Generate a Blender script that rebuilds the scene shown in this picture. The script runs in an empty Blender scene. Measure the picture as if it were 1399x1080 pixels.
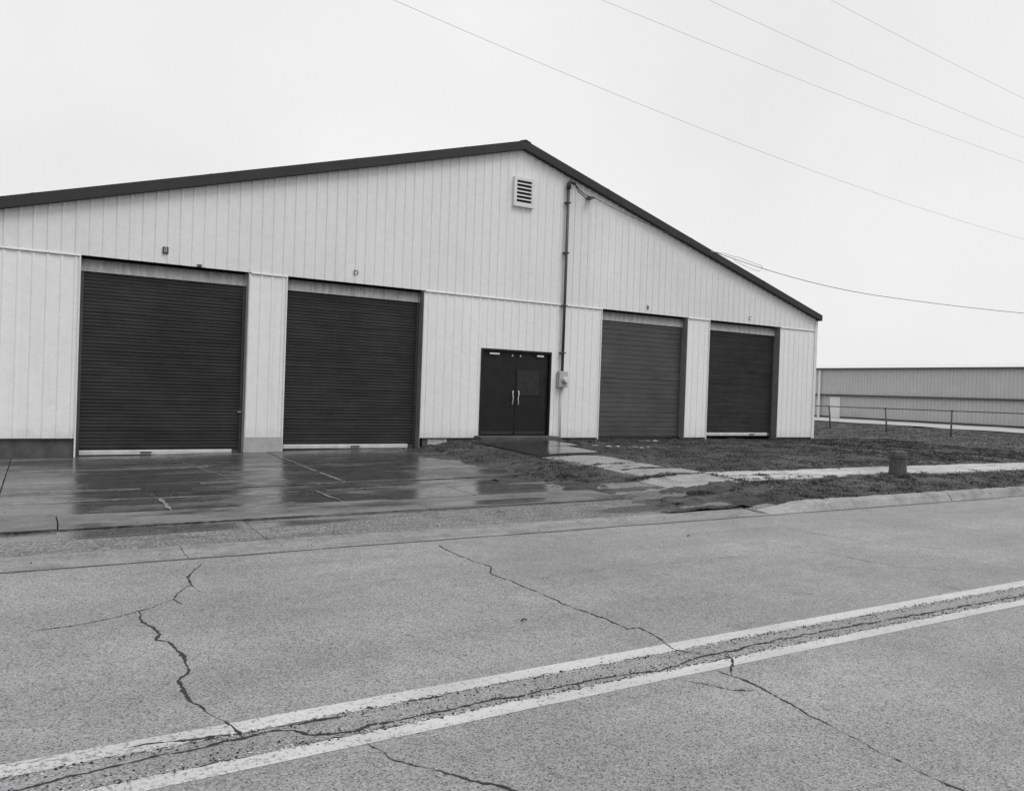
import bpy, bmesh, math, random
from mathutils import Matrix, Vector, noise as mnoise

random.seed(7)
scene = bpy.context.scene
COL = scene.collection
RAD = math.radians

# ------------------------------------------------------------------ camera
YAW, PITCH, ROLL, EYE = RAD(30.927), RAD(-0.423), RAD(1.993), 1.6
fw = Vector((math.sin(YAW) * math.cos(PITCH), math.cos(YAW) * math.cos(PITCH), math.sin(PITCH)))
rt = Vector((math.cos(YAW), -math.sin(YAW), 0))
up = rt.cross(fw)
c_, s_ = math.cos(ROLL), math.sin(ROLL)
rt, up = c_ * rt + s_ * up, c_ * up - s_ * rt
cam_data = bpy.data.cameras.new('camera')
cam_data.sensor_fit = 'HORIZONTAL'
cam_data.sensor_width = 36.0
cam_data.lens = 36.0 * 1078.54 / 1399.0
cam_data.clip_start = 0.05
cam_data.clip_end = 3000
cam = bpy.data.objects.new('camera', cam_data)
m = Matrix.Identity(4)
for i in range(3):
    m[i][0], m[i][1], m[i][2] = rt[i], up[i], -fw[i]
m[2][3] = EYE
cam.matrix_world = m
COL.objects.link(cam)
scene.camera = cam

# ------------------------------------------------------------------ sky, sun, exposure (overcast, monochrome print)
SUN_EL, SUN_AZ = RAD(58), RAD(158)          # azimuth clockwise from +Y: behind the camera, a little to the right
world = bpy.data.worlds.new('World')
scene.world = world
world.use_nodes = True
wn, wl = world.node_tree.nodes, world.node_tree.links
wn.clear()
w_out = wn.new('ShaderNodeOutputWorld')
w_bg = wn.new('ShaderNodeBackground')
w_bg.inputs['Strength'].default_value = 0.1
w_sky = wn.new('ShaderNodeTexSky')
w_sky.sky_type = 'NISHITA'
w_sky.sun_disc = False
w_sky.sun_elevation = SUN_EL
w_sky.sun_rotation = SUN_AZ
w_sky.dust_density = 4.0
w_bw = wn.new('ShaderNodeRGBToBW')
wl.new(w_sky.outputs[0], w_bw.inputs[0])
w_tc = wn.new('ShaderNodeTexCoord')
w_no = wn.new('ShaderNodeTexNoise')
w_no.inputs['Scale'].default_value = 2.2
w_no.inputs['Detail'].default_value = 5
wl.new(w_tc.outputs['Generated'], w_no.inputs['Vector'])
w_cl = wn.new('ShaderNodeMapRange')         # even cloud deck with very faint mottling
w_cl.inputs['From Min'].default_value = 0.3
w_cl.inputs['From Max'].default_value = 0.7
w_cl.inputs['To Min'].default_value = 7.9
w_cl.inputs['To Max'].default_value = 9.1
wl.new(w_no.outputs['Fac'], w_cl.inputs['Value'])
w_mul = wn.new('ShaderNodeMath'); w_mul.operation = 'MULTIPLY'; w_mul.inputs[1].default_value = 0.06
w_add = wn.new('ShaderNodeMath'); w_add.operation = 'ADD'
wl.new(w_bw.outputs[0], w_mul.inputs[0])
wl.new(w_mul.outputs[0], w_add.inputs[0])
wl.new(w_cl.outputs['Result'], w_add.inputs[1])
wl.new(w_add.outputs[0], w_bg.inputs['Color'])
wl.new(w_bg.outputs[0], w_out.inputs['Surface'])

sun_data = bpy.data.lights.new('sun', 'SUN')
sun_data.energy = 1.5
sun_data.angle = RAD(28)
sun_data.color = (1, 1, 1)
sun = bpy.data.objects.new('sun', sun_data)
to_sun = Vector((math.sin(SUN_AZ) * math.cos(SUN_EL), math.cos(SUN_AZ) * math.cos(SUN_EL), math.sin(SUN_EL)))
sun.rotation_euler = to_sun.to_track_quat('Z', 'Y').to_euler()
sun.location = (0, -20, 30)
COL.objects.link(sun)

scene.view_settings.view_transform = 'Standard'
scene.view_settings.look = 'None'
scene.view_settings.exposure = 0.0
scene.view_settings.gamma = 1.0
scene.render.engine = 'CYCLES'

# ------------------------------------------------------------------ helpers
def tag(o, label=None, cat=None, group=None, kind=None):
    if label: o['label'] = label
    if cat: o['category'] = cat
    if group: o['group'] = group
    if kind: o['kind'] = kind
    return o

def empty(name, loc=(0, 0, 0)):
    o = bpy.data.objects.new(name, None)
    o.empty_display_size = 0.2
    o.location = loc
    COL.objects.link(o)
    return o

class MB:
    """collects vertices and faces of ONE part"""
    def __init__(s): s.v, s.f, s.smooth = [], [], False
    def add(s, vs, fs):
        b = len(s.v); s.v += [tuple(p) for p in vs]; s.f += [tuple(b + i for i in f) for f in fs]; return s
    def box(s, x0, x1, y0, y1, z0, z1):
        return s.add([(x0,y0,z0),(x1,y0,z0),(x1,y1,z0),(x0,y1,z0),(x0,y0,z1),(x1,y0,z1),(x1,y1,z1),(x0,y1,z1)],
                     [(0,3,2,1),(4,5,6,7),(0,1,5,4),(1,2,6,5),(2,3,7,6),(3,0,4,7)])
    def prism(s, poly, axis, a, b):
        """poly: 2-D outline, extruded along axis ('x','y','z') from a to b"""
        n = len(poly)
        def p3(p, t):
            return {'x': (t, p[0], p[1]), 'y': (p[0], t, p[1]), 'z': (p[0], p[1], t)}[axis]
        vs = [p3(p, a) for p in poly] + [p3(p, b) for p in poly]
        fs = [tuple(range(n - 1, -1, -1)), tuple(range(n, 2 * n))] + [(i, (i + 1) % n, n + (i + 1) % n, n + i) for i in range(n)]
        return s.add(vs, fs)
    def tube(s, pts, r, n=8, r2=None):
        pts = [Vector(p) for p in pts]; b = len(s.v); k = len(pts)
        for i, p in enumerate(pts):
            t = (pts[min(i + 1, k - 1)] - pts[max(i - 1, 0)]).normalized()
            a = t.orthogonal().normalized() if i == 0 else (a - t * a.dot(t)).normalized()
            c = t.cross(a)
            rr = r if r2 is None else r + (r2 - r) * i / (k - 1)
            for j in range(n):
                w = 2 * math.pi * j / n
                s.v.append(tuple(p + (a * math.cos(w) + c * math.sin(w)) * rr))
        for i in range(k - 1):
            for j in range(n):
                s.f.append((b + i*n + j, b + i*n + (j+1) % n, b + (i+1)*n + (j+1) % n, b + (i+1)*n + j))
        s.f.append(tuple(b + j for j in range(n - 1, -1, -1)))
        s.f.append(tuple(b + (k-1)*n + j for j in range(n)))
        return s
    def mesh(s, name):
        me = bpy.data.meshes.new(name); me.from_pydata(s.v, [], s.f)
        bm = bmesh.new(); bm.from_mesh(me); bmesh.ops.recalc_face_normals(bm, faces=bm.faces); bm.to_mesh(me); bm.free()
        return me
    def build(s, name, mat, parent=None, smooth=False, bevel=0.0, recalc=True):
        me = s.mesh(name) if recalc else bpy.data.meshes.new(name)
        if not recalc: me.from_pydata(s.v, [], s.f)
        me.materials.append(mat)
        if smooth: me.polygons.foreach_set('use_smooth', [True] * len(me.polygons))
        o = bpy.data.objects.new(name, me); COL.objects.link(o)
        if parent:
            o.parent = parent
            q = parent; off = Vector((0, 0, 0))
            while q: off += q.location; q = q.parent
            o.location = -off
        if bevel:
            b = o.modifiers.new('bevel', 'BEVEL'); b.width = bevel; b.segments = 2; b.limit_method = 'ANGLE'
        return o

def at(o, loc):
    """move the origin of a mesh to loc while the mesh stays put"""
    o.data.transform(Matrix.Translation(-Vector(loc))); o.location = Vector(o.location) + Vector(loc); return o

# ------------------------------------------------------------------ materials (all neutral greys: monochrome photograph)
class NT:
    def __init__(s, name):
        s.m = bpy.data.materials.new(name); s.m.use_nodes = True
        s.n = s.m.node_tree.nodes; s.l = s.m.node_tree.links
        s.b = s.n['Principled BSDF']
        s.pos = s.n.new('ShaderNodeNewGeometry').outputs['Position']
    def sock(s, dst, v):
        if isinstance(v, (int, float)): dst.default_value = v
        else: s.l.new(v, dst)
    def noise(s, scale, detail=4, rough=0.55, stretch=None, dist=0.0):
        t = s.n.new('ShaderNodeTexNoise'); t.inputs['Scale'].default_value = scale
        t.inputs['Detail'].default_value = detail; t.inputs['Roughness'].default_value = rough; t.inputs['Distortion'].default_value = dist
        v = s.pos
        if stretch:
            mp = s.n.new('ShaderNodeMapping'); mp.inputs['Scale'].default_value = stretch; s.l.new(s.pos, mp.inputs['Vector']); v = mp.outputs[0]
        s.l.new(v, t.inputs['Vector']); return t.outputs['Fac']
    def vor(s, scale, feature='F1', out='Distance', stretch=None):
        t = s.n.new('ShaderNodeTexVoronoi'); t.feature = feature; t.inputs['Scale'].default_value = scale
        v = s.pos
        if stretch:
            mp = s.n.new('ShaderNodeMapping'); mp.inputs['Scale'].default_value = stretch; s.l.new(s.pos, mp.inputs['Vector']); v = mp.outputs[0]
        s.l.new(v, t.inputs['Vector']); return t.outputs[out]
    def op(s, o, a, b=0.0, clamp=False):
        t = s.n.new('ShaderNodeMath'); t.operation = o; t.use_clamp = clamp
        s.sock(t.inputs[0], a); s.sock(t.inputs[1], b); return t.outputs[0]
    def rng(s, v, a, b, c, d, smooth=False):
        t = s.n.new('ShaderNodeMapRange'); t.clamp = True
        if smooth: t.interpolation_type = 'SMOOTHSTEP'
        for k, x in zip(('From Min', 'From Max', 'To Min', 'To Max'), (a, b, c, d)): s.sock(t.inputs[k], x)
        s.sock(t.inputs['Value'], v); return t.outputs['Result']
    def mix(s, f, a, b):
        return s.op('ADD', s.op('MULTIPLY', s.op('SUBTRACT', 1.0, f), a), s.op('MULTIPLY', f, b))
    def rand(s): return s.n.new('ShaderNodeObjectInfo').outputs['Random']
    def bump(s, h, strength, dist=0.01):
        t = s.n.new('ShaderNodeBump'); s.sock(t.inputs['Strength'], strength); t.inputs['Distance'].default_value = dist
        s.l.new(h, t.inputs['Height']); s.l.new(t.outputs[0], s.b.inputs['Normal'])
    def ellipse(s, x, y, rx, ry, soft=0.6):
        """1 inside an ellipse on the ground (a wet patch), fading out at its rim"""
        mp = s.n.new('ShaderNodeMapping'); mp.vector_type = 'TEXTURE'
        mp.inputs['Location'].default_value = (x, y, 0); mp.inputs['Scale'].default_value = (rx, ry, 1000)
        s.l.new(s.pos, mp.inputs['Vector'])
        ln = s.n.new('ShaderNodeVectorMath'); ln.operation = 'LENGTH'; s.l.new(mp.outputs[0], ln.inputs[0])
        return s.rng(ln.outputs['Value'], 1.0 - soft / 2, 1.0 + soft / 2, 1.0, 0.0, True)
    def done(s, col, rough=0.6, spec=0.5, metal=0.0):
        s.sock(s.b.inputs['Roughness'], rough); s.b.inputs['Specular IOR Level'].default_value = spec; s.b.inputs['Metallic'].default_value = metal
        if isinstance(col, (int, float)): s.b.inputs['Base Color'].default_value = (col, col, col, 1)
        else: s.l.new(col, s.b.inputs['Base Color'])
        return s.m

def plain(name, v, rough=0.6, var=0.12, scale=3.0, spec=0.5, metal=0.0, bump=0.0, bscale=60):
    t = NT(name); n = t.noise(scale, 5)
    col = t.op('MULTIPLY', t.rng(n, 0.25, 0.75, 1 - var, 1 + var), v)
    if bump: t.bump(t.noise(bscale, 3), bump)
    return t.done(col, rough, spec, metal)

def mat_siding(name, v):
    t = NT(name)
    streak = t.noise(1.0, 5, 0.6, (5.0, 1.0, 0.35)); big = t.noise(0.35, 3)
    fine = t.noise(42, 3, 0.7)
    dirt = t.rng(streak, 0.54, 0.78, 0.0, 0.07)
    base = t.op('MULTIPLY', t.rng(big, 0.3, 0.7, 0.97, 1.03), v)
    base = t.op('MULTIPLY', base, t.rng(t.rand(), 0, 1, 0.98, 1.02))
    base = t.op('MULTIPLY', base, t.rng(fine, 0.3, 0.7, 0.93, 1.07))
    base = t.op('MULTIPLY', base, t.rng(t.noise(9, 4), 0.3, 0.7, 0.965, 1.035))
    sepz = t.n.new('ShaderNodeSeparateXYZ'); t.l.new(t.pos, sepz.inputs[0])
    low = t.rng(t.op('ADD', sepz.outputs['Z'], t.op('MULTIPLY', t.noise(5, 5, 0.7), 0.6)), 0.62, 0.95, 0.18, 0.0)   # mud splashed up from the ground
    spot = t.rng(t.noise(16, 4, 0.7), 0.70, 0.78, 0.0, 0.10)
    col = t.op('MULTIPLY', t.op('MULTIPLY', base, t.op('SUBTRACT', 1.0, dirt)), t.op('MULTIPLY', t.op('SUBTRACT', 1.0, low), t.op('SUBTRACT', 1.0, spot)))
    t.bump(t.noise(1.6, 2, 0.5, (1.0, 1.0, 0.45)), 0.22, 0.03)
    return t.done(col, 0.42, 0.4)

def mat_asphalt():
    t = NT('asphalt')
    agg = t.vor(132, out='Color'); sep = t.n.new('ShaderNodeSeparateColor'); t.l.new(agg, sep.inputs[0])
    stone = t.rng(sep.outputs[0], 0, 1, 0.64, 1.36)
    dark = t.rng(sep.outputs[1], 0.88, 0.92, 1.0, 0.35)
    pit = t.rng(t.noise(60, 4, 0.65), 0.60, 0.70, 1.0, 0.5)
    worn = t.rng(t.noise(0.8, 5, 0.6, (0.10, 1.2, 1.0)), 0.32, 0.68, 0.86, 1.12)          # long bands polished by wheels
    big = t.rng(t.noise(0.55, 6, 0.66), 0.32, 0.68, 0.82, 1.12)
    blot = t.rng(t.noise(1.7, 6, 0.7), 0.60, 0.72, 1.0, 0.72)                          # old oil drips and damp blotches
    mid = t.rng(t.noise(6, 5, 0.65), 0.3, 0.7, 0.9, 1.1)
    tone = t.op('MULTIPLY', t.op('MULTIPLY', worn, big), t.op('MULTIPLY', mid, blot))
    col = t.op('MULTIPLY', t.op('MULTIPLY', t.op('MULTIPLY', stone, dark), tone), t.op('MULTIPLY', pit, 0.268))
    t.bump(t.op('ADD', t.vor(132), t.op('MULTIPLY', t.noise(60, 3), 0.7)), 0.5, 0.005)
    return t.done(col, t.rng(t.noise(0.9, 4), 0.3, 0.7, 0.5, 0.72), 0.45)

def mat_paint():
    t = NT('road_paint')
    worn = t.rng(t.op('ADD', t.noise(30, 6, 0.75), t.op('MULTIPLY', t.noise(1.3, 3), 0.12)), 0.63, 0.70, 0.0, 1.0)
    sx = t.n.new('ShaderNodeSeparateXYZ'); t.l.new(t.pos, sx.inputs[0])
    worn = t.op('MAXIMUM', worn, t.rng(t.op('ADD', t.noise(34, 6, 0.78), t.rng(sx.outputs['X'], 0.2, 2.6, 0.09, 0.0)), 0.60, 0.66, 0.0, 0.9))
    grit = t.rng(t.noise(110, 3), 0.25, 0.75, 0.86, 1.1)
    scuff = t.rng(t.noise(2.5, 5, 0.6, (0.5, 1.5, 1)), 0.3, 0.75, 1.05, 0.78)
    col = t.op('MULTIPLY', t.mix(worn, 0.54, 0.2), t.op('MULTIPLY', grit, scuff))
    t.bump(t.noise(95, 3), 0.3, 0.004)
    return t.done(col, 0.6, 0.35)

def mat_concrete(name, v, wet_bias, blobs=(), coarse=0.0, rmin=0.1, rmax=0.75):
    t = NT(name)
    n1 = t.noise(0.9, 7, 0.66, (0.6, 1.3, 1)); n2 = t.noise(7, 6, 0.68, (0.8, 1.2, 1)); n3 = t.noise(45, 4, 0.6)
    wet = t.op('ADD', t.op('MULTIPLY', t.op('SUBTRACT', n1, 0.5), 3.4), wet_bias)
    for b in blobs: wet = t.op('ADD', wet, t.op('MULTIPLY', t.ellipse(*b), 1.1))
    wet = t.op('ADD', wet, t.op('MULTIPLY', t.op('SUBTRACT', n2, 0.5), 1.2), False)
    wet = t.rng(wet, 0.0, 1.0, 0.0, 1.0, True)
    tone = t.op('MULTIPLY', t.rng(n2, 0.25, 0.75, 0.78, 1.2), t.rng(n3, 0.25, 0.75, 0.86, 1.14))
    tone = t.op('MULTIPLY', tone, t.rng(t.rand(), 0, 1, 0.92, 1.08))
    stain = t.op('MULTIPLY', t.rng(t.noise(2.3, 7, 0.7), 0.5, 0.7, 1.0, 0.58), t.rng(t.noise(14, 5, 0.7), 0.6, 0.7, 1.0, 0.6))
    flow = t.rng(t.noise(1.0, 5, 0.62, (0.5, 4.5, 1.0)), 0.3, 0.7, 0.8, 1.2)
    grit = t.rng(t.noise(120, 2, 0.7), 0.3, 0.7, 0.8, 1.2)
    col = t.op('MULTIPLY', t.op('MULTIPLY', t.op('MULTIPLY', tone, stain), t.op('MULTIPLY', flow, grit)), t.mix(wet, v, v * 0.52))
    if coarse:
        agg = t.rng(t.vor(26), 0.0, 0.5, 1.0 + 0.35 * coarse, 1.0 - 0.4 * coarse)
        col = t.op('MULTIPLY', col, t.mix(t.op('MULTIPLY', wet, 0.6), agg, 1.0))
    h = t.op('ADD', t.op('MULTIPLY', n3, 0.6), t.op('MULTIPLY', n2, 0.5))
    if coarse: h = t.op('ADD', h, t.op('MULTIPLY', t.vor(26), -coarse))
    t.bump(h, t.mix(wet, 0.55, 0.07), 0.012)
    return t.done(col, t.op('ADD', t.mix(wet, rmax, rmin), t.rng(n2, 0.3, 0.7, 0.0, 0.14)), 0.5)

def mat_grass(name, a, b):
    t = NT(name)
    r = t.noise(3.5, 4); r2 = t.noise(60, 2)
    big = t.rng(t.noise(0.9, 6, 0.7, (0.5, 1.4, 1)), 0.36, 0.66, 0.4, 1.9)
    col = t.op('MULTIPLY', t.op('MULTIPLY', big, t.rng(r, 0.3, 0.72, a, b)), t.rng(r2, 0.2, 0.8, 0.5, 1.5))
    return t.done(col, 0.6, 0.25)

M = {}
M['siding'] = mat_siding('painted_siding', 0.70)
M['siding_low'] = mat_siding('painted_siding_lower', 0.76)
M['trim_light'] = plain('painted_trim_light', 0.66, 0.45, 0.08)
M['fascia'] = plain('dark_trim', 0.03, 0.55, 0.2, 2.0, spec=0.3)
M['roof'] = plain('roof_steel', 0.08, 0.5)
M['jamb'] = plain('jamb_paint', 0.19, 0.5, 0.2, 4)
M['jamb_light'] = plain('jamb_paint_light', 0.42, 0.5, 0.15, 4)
def mat_header():
    t = NT('header_steel')
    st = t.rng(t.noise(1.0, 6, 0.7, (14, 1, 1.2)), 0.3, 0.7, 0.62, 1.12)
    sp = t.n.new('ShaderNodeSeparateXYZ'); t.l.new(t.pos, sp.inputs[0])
    head_shade = t.rng(t.op('ADD', sp.outputs['Z'], t.op('MULTIPLY', t.noise(6, 5, 0.7, (2, 1, 1)), 0.16)), 3.74, 3.90, 1.0, 0.3)   # shade under the head painted in, darkest at the top
    return t.done(t.op('MULTIPLY', t.op('MULTIPLY', st, head_shade), 0.56), 0.5, 0.4)
M['header'] = mat_header()
def mat_curtain():
    t = NT('roll_curtain_steel')
    s = t.rng(t.noise(1.0, 6, 0.65, (1.2, 1, 12)), 0.25, 0.75, 0.55, 1.6); b = t.op('MULTIPLY', t.rng(t.noise(0.8, 5), 0.3, 0.75, 0.75, 1.6), t.rng(t.noise(50, 3, 0.7), 0.3, 0.7, 0.7, 1.35))
    b = t.op('ADD', b, t.rng(t.noise(2.2, 6, 0.7, (1, 1, 0.6)), 0.64, 0.8, 0.0, 1.6))
    return t.done(t.op('MULTIPLY', t.op('MULTIPLY', s, b), 0.0185), t.rng(t.noise(3, 4), 0.3, 0.7, 0.5, 0.65), 0.22)
M['curtain'] = mat_curtain()
def mat_section():
    t = NT('sectional_door_paint')
    s = t.rng(t.noise(1.0, 6, 0.65, (1.5, 1, 14)), 0.25, 0.75, 0.75, 1.25); b = t.rng(t.noise(1.1, 4), 0.3, 0.7, 0.8, 1.2)
    return t.done(t.op('MULTIPLY', t.op('MULTIPLY', s, b), 0.066), 0.6, 0.35)
M['section'] = mat_section()
M['bar'] = plain('bottom_bar_light', 0.50, 0.5, 0.2, 5)
M['black'] = plain('black_rubber', 0.015, 0.6)
M['door'] = plain('black_door_paint', 0.013, 0.45, 0.35, 5, spec=0.25)
M['door_panel'] = plain('door_lighter_panel', 0.026, 0.5, 0.3, 8, spec=0.25)
M['door_kick'] = plain('door_kick_plate', 0.02, 0.4, 0.3, 8)
M['metal'] = plain('bright_metal', 0.62, 0.3, 0.1, 10, metal=0.6)
M['conduit'] = plain('dark_conduit', 0.05, 0.45, 0.2, 8)
M['box'] = plain('meter_box_grey', 0.40, 0.45, 0.12, 8)
M['pale_pipe'] = plain('painted_pipe', 0.50, 0.5, 0.1)
M['glassdome'] = plain('meter_dome', 0.62, 0.12, 0.1, 8)
M['wire'] = plain('wire_dark', 0.03, 0.6)
M['wire_far'] = plain('wire_weathered', 0.6, 0.6)
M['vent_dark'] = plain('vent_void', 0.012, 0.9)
M['plaque_dark'] = plain('plaque_dark', 0.03, 0.6)
M['letter_dim'] = plain('letter_faded', 0.09, 0.6)
M['plaque_mid'] = plain('letter_grey', 0.22, 0.6)
M['plaque_glyph'] = plain('plaque_glyph', 0.42, 0.6)
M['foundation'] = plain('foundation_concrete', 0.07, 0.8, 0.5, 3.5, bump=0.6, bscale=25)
M['plinth'] = plain('plinth_concrete', 0.37, 0.8, 0.18, 5, bump=0.4, bscale=40)
M['patch'] = plain('lime_patch', 0.42, 0.85, 0.3, 9)
M['asphalt'] = mat_asphalt()
M['paint'] = mat_paint()
M['crack'] = plain('crack_shadow', 0.022, 0.9, 0.3, 40)
M['seam'] = plain('wet_seam', 0.12, 0.5, 0.4, 6)
M['chips'] = plain('asphalt_chips', 0.16, 0.8, 0.5, 40)
WET = [(1.0, 8.84, 2.4, 0.26), (6.4, 10.5, 1.2, 0.42), (5.4, 9.36, 0.85, 0.18), (7.2, 8.34, 1.0, 0.26)]
M['wet'] = mat_concrete('wet_concrete', 0.125, 0.88, (), rmin=0.13)
M['walk'] = mat_concrete('wet_walk_concrete', 0.165, 0.45, WET, rmin=0.12)
M['apron'] = mat_concrete('apron_concrete', 0.28, -0.05, WET, coarse=1.2, rmin=0.12)
M['gutter'] = mat_concrete('gutter_concrete', 0.265, -0.2, coarse=0.5)
M['kerb'] = mat_concrete('kerb_concrete', 0.29, -0.4, coarse=0.3)
M['dry'] = mat_concrete('dry_concrete', 0.42, -0.55)
M['path'] = mat_concrete('path_concrete', 0.33, -0.35, coarse=0.5)
M['stoop'] = mat_concrete('wet_stoop_concrete', 0.09, 1.1, rmin=0.10)
M['joint'] = plain('joint_mortar', 0.18, 0.75, 0.55, 14)
def mat_soil():
    t = NT('wet_soil')
    a = t.noise(1.1, 6, 0.65, (0.45, 1.3, 1)); b = t.noise(7, 6, 0.7, (0.6, 1.2, 1)); c = t.noise(45, 4, 0.7)
    col = t.op('MULTIPLY', t.rng(a, 0.3, 0.72, 0.026, 0.10), t.op('MULTIPLY', t.rng(b, 0.25, 0.75, 0.45, 1.7), t.rng(c, 0.25, 0.75, 0.5, 1.5)))
    straw = t.op('MULTIPLY', t.rng(t.noise(1.6, 6, 0.72, (0.4, 2.0, 1)), 0.60, 0.70, 0.0, 1.0), t.rng(c, 0.3, 0.7, 0.02, 0.14))
    col = t.op('ADD', col, straw)
    t.bump(t.op('ADD', b, t.op('MULTIPLY', c, 0.6)), 0.9, 0.05)
    return t.done(col, t.rng(a, 0.3, 0.7, 0.85, 0.55), 0.3)
M['soil'] = mat_soil()
M['grass'] = mat_grass('winter_grass', 0.022, 0.115)
M['weeds'] = mat_grass('dark_weeds', 0.03, 0.07)
M['far_wall'] = plain('far_siding', 0.48, 0.5, 0.07, 0.8)
M['far_white'] = plain('far_white_paint', 0.72, 0.5, 0.05)
M['far_dark'] = plain('far_dark_trim', 0.06, 0.5)
M['far_roof'] = plain('far_roof_steel', 0.62, 0.5)
M['gravel'] = plain('pale_gravel', 0.38, 0.85, 0.25, 4, bump=0.5, bscale=20)
M['rail'] = plain('galvanised_pipe', 0.10, 0.5, 0.2)
M['wood'] = plain('weathered_post_wood', 0.07, 0.8, 0.45, 14, bump=0.7, bscale=45)
M['iron'] = plain('cast_iron', 0.02, 0.4, 0.3, 20)
M['scrap'] = plain('pale_scrap', 0.6, 0.7, 0.15, 20)

# ------------------------------------------------------------------ terrain heights
def interp(x, xs, ys):
    if x <= xs[0]: return ys[0]
    for i in range(len(xs) - 1):
        if x <= xs[i + 1]:
            return ys[i] + (ys[i + 1] - ys[i]) * (x - xs[i]) / (xs[i + 1] - xs[i])
    return ys[-1]
YF = 17.05                                   # the front wall's plane
def z_wall(x): return interp(x, (-30, -2, 1.5, 3.7, 5, 7.6, 8.6, 9.3, 11.7, 22, 34, 62, 200), (-.02, .02, .04, .09, .12, .15, .30, .35, .37, .32, .26, .02, .0))
def z_kerb(x): return interp(x, (-30, 4, 7.5, 8.6, 9.7, 60, 120), (.03, .03, .034, .05, .13, .13, .05))
def H(x, y):
    t = min(1.0, max(0.0, (y - 7.9) / (YF - 7.9)))
    return z_kerb(x) + (z_wall(x) - z_kerb(x)) * t
def fbm(x, y, s, z=0.0):
    return mnoise.fractal(Vector((x * s, y * s, z)), 0.9, 2.0, 4)

# concrete pieces: (x0, x1, y0, y1, material, thing)
SLABS = []
def slab(x0, x1, y0, y1, mat, owner, dz=0.0, tilt=0.004):
    SLABS.append((x0, x1, y0, y1, mat, owner, dz, tilt))
for a, b in ((-14, -9.5), (-9.5, -5), (-5, -0.4), (-0.4, 4.16), (4.16, 7.55)):
    slab(a, b, 11.90, 14.68, 'wet', 'drive')
    slab(a, b, 14.68, 17.4, 'wet', 'drive')
for a, b in ((-14, -10), (-10, -6), (-6, -2.8), (-2.8, 1.4), (1.4, 4.2), (4.2, 7.5)):
    slab(a, b, 11.10, 11.90, 'wet', 'drive', -0.008)
xs = [-13.2, -11.1, -9.0, -6.9, -4.85, -2.8, -0.7, 1.38, 3.47, 5.5, 7.5]
for a, b in zip(xs[:-1], xs[1:]): slab(a, b, 10.02, 11.10, 'wet' if b < 6 else 'walk', 'walk', -0.004)
for a, b in ((-14, -8), (-8, -4), (-4, 0.2), (0.2, 4.32), (4.32, 7.5)): slab(a, b, 9.12, 10.02, 'walk', 'drive', 0.012)
for a, b in ((-14, -7), (-7, -2), (-2, 2.0), (2.0, 4.95), (4.95, 7.5)): slab(a, b, 7.99, 9.12, 'apron', 'drive', -0.012)
slab(7.5, 8.75, 9.5, 10.62, 'apron', 'walk', -0.01)
slab(7.5, 8.72, 7.99, 9.5, 'walk', 'drive', -0.02)
slab(8.72, 9.35, 7.76, 8.5, 'apron', 'drive', -0.04)
slab(8.75, 10.5, 9.5, 10.6, 'path', 'walk', -0.006)
xs = [10.5, 12.3, 14.1, 15.9, 17.7, 19.5, 21.3, 23.1, 24.9, 26.7, 28.5, 30.3, 32.1, 33.9]
for a, b in zip(xs[:-1], xs[1:]): slab(a, b, 9.55, 10.62, 'dry', 'walk', 0.01)
slab(8.92, 10.95, 15.1, 16.72, 'stoop', 'path', 0.035)
slab(8.90, 10.55, 13.72, 15.1, 'stoop', 'path', 0.035)
slab(8.86, 10.40, 12.2, 13.66, 'path', 'path', -0.01)
slab(8.82, 10.66, 10.64, 12.2, 'path', 'path', -0.01)

def in_slab(x, y, grow=0.0):
    for (x0, x1, y0, y1, *_) in SLABS:
        if x0 - grow < x < x1 + grow and y0 - grow < y < y1 + grow: return True
    return False

# ------------------------------------------------------------------ ground sheet
def axis(parts):
    out = []
    for a, b, st in parts:
        k = max(1, round((b - a) / st)); out += [a + (b - a) * i / k for i in range(k)]
    return out + [parts[-1][1]]
def ground_z(x, y):
    if y < (7.9 if x < 9.2 else 7.7): return -0.12
    h = H(x, y) - 0.03
    if not in_slab(x, y, 0.05):
        h += 0.018 + 0.03 * fbm(x, y, 0.8) + 0.018 * fbm(x, y, 4.2, 6)
        if 7.2 < x < 9.0 and 11 < y < 16.6:      # the worn mound beside the entry path
            h += 0.07 * max(0, 1 - abs(x - 8.2) / 1.0) * max(0, 1 - abs(y - 14.0) / 3.2)
    return h
gx = axis([(-900, -60, 140), (-60, -14, 8), (-14, 6.6, 1.0), (6.6, 24, 0.14), (24, 40, 0.5), (40, 80, 4), (80, 1100, 170)])
gy = axis([(-700, -20, 170), (-20, 7.68, 6), (7.68, 7.74, .03), (7.74, 18, 0.14), (18, 34, 0.6), (34, 80, 5), (80, 1300, 200)])
g = MB()
g.v = [(x, y, ground_z(x, y)) for y in gy for x in gx]
nx = len(gx)
g.f = [(j*nx+i, j*nx+i+1, (j+1)*nx+i+1, (j+1)*nx+i) for j in range(len(gy)-1) for i in range(nx-1)]
ground = g.build('ground', M['soil'], smooth=True, recalc=False)
tag(ground, 'dark wet soil and rough lawn ground around the warehouse', 'ground', kind='structure')

# ------------------------------------------------------------------ road
r = MB()
rx = axis([(-250, -12, 60), (-12, 30, 0.5), (30, 400, 60)]); ry = axis([(-5, 7.46, 0.5)])
def road_z(x, y): return 0.0
r.v = [(x, y, -0.004) for y in ry for x in rx]
nx = len(rx)
r.f = [(j*nx+i, j*nx+i+1, (j+1)*nx+i+1, (j+1)*nx+i) for j in range(len(ry)-1) for i in range(nx-1)]
road = r.build('road', M['asphalt'], recalc=False)
tag(road, 'grey speckled asphalt road with a cracked double centre line', 'road', kind='structure')

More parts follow.
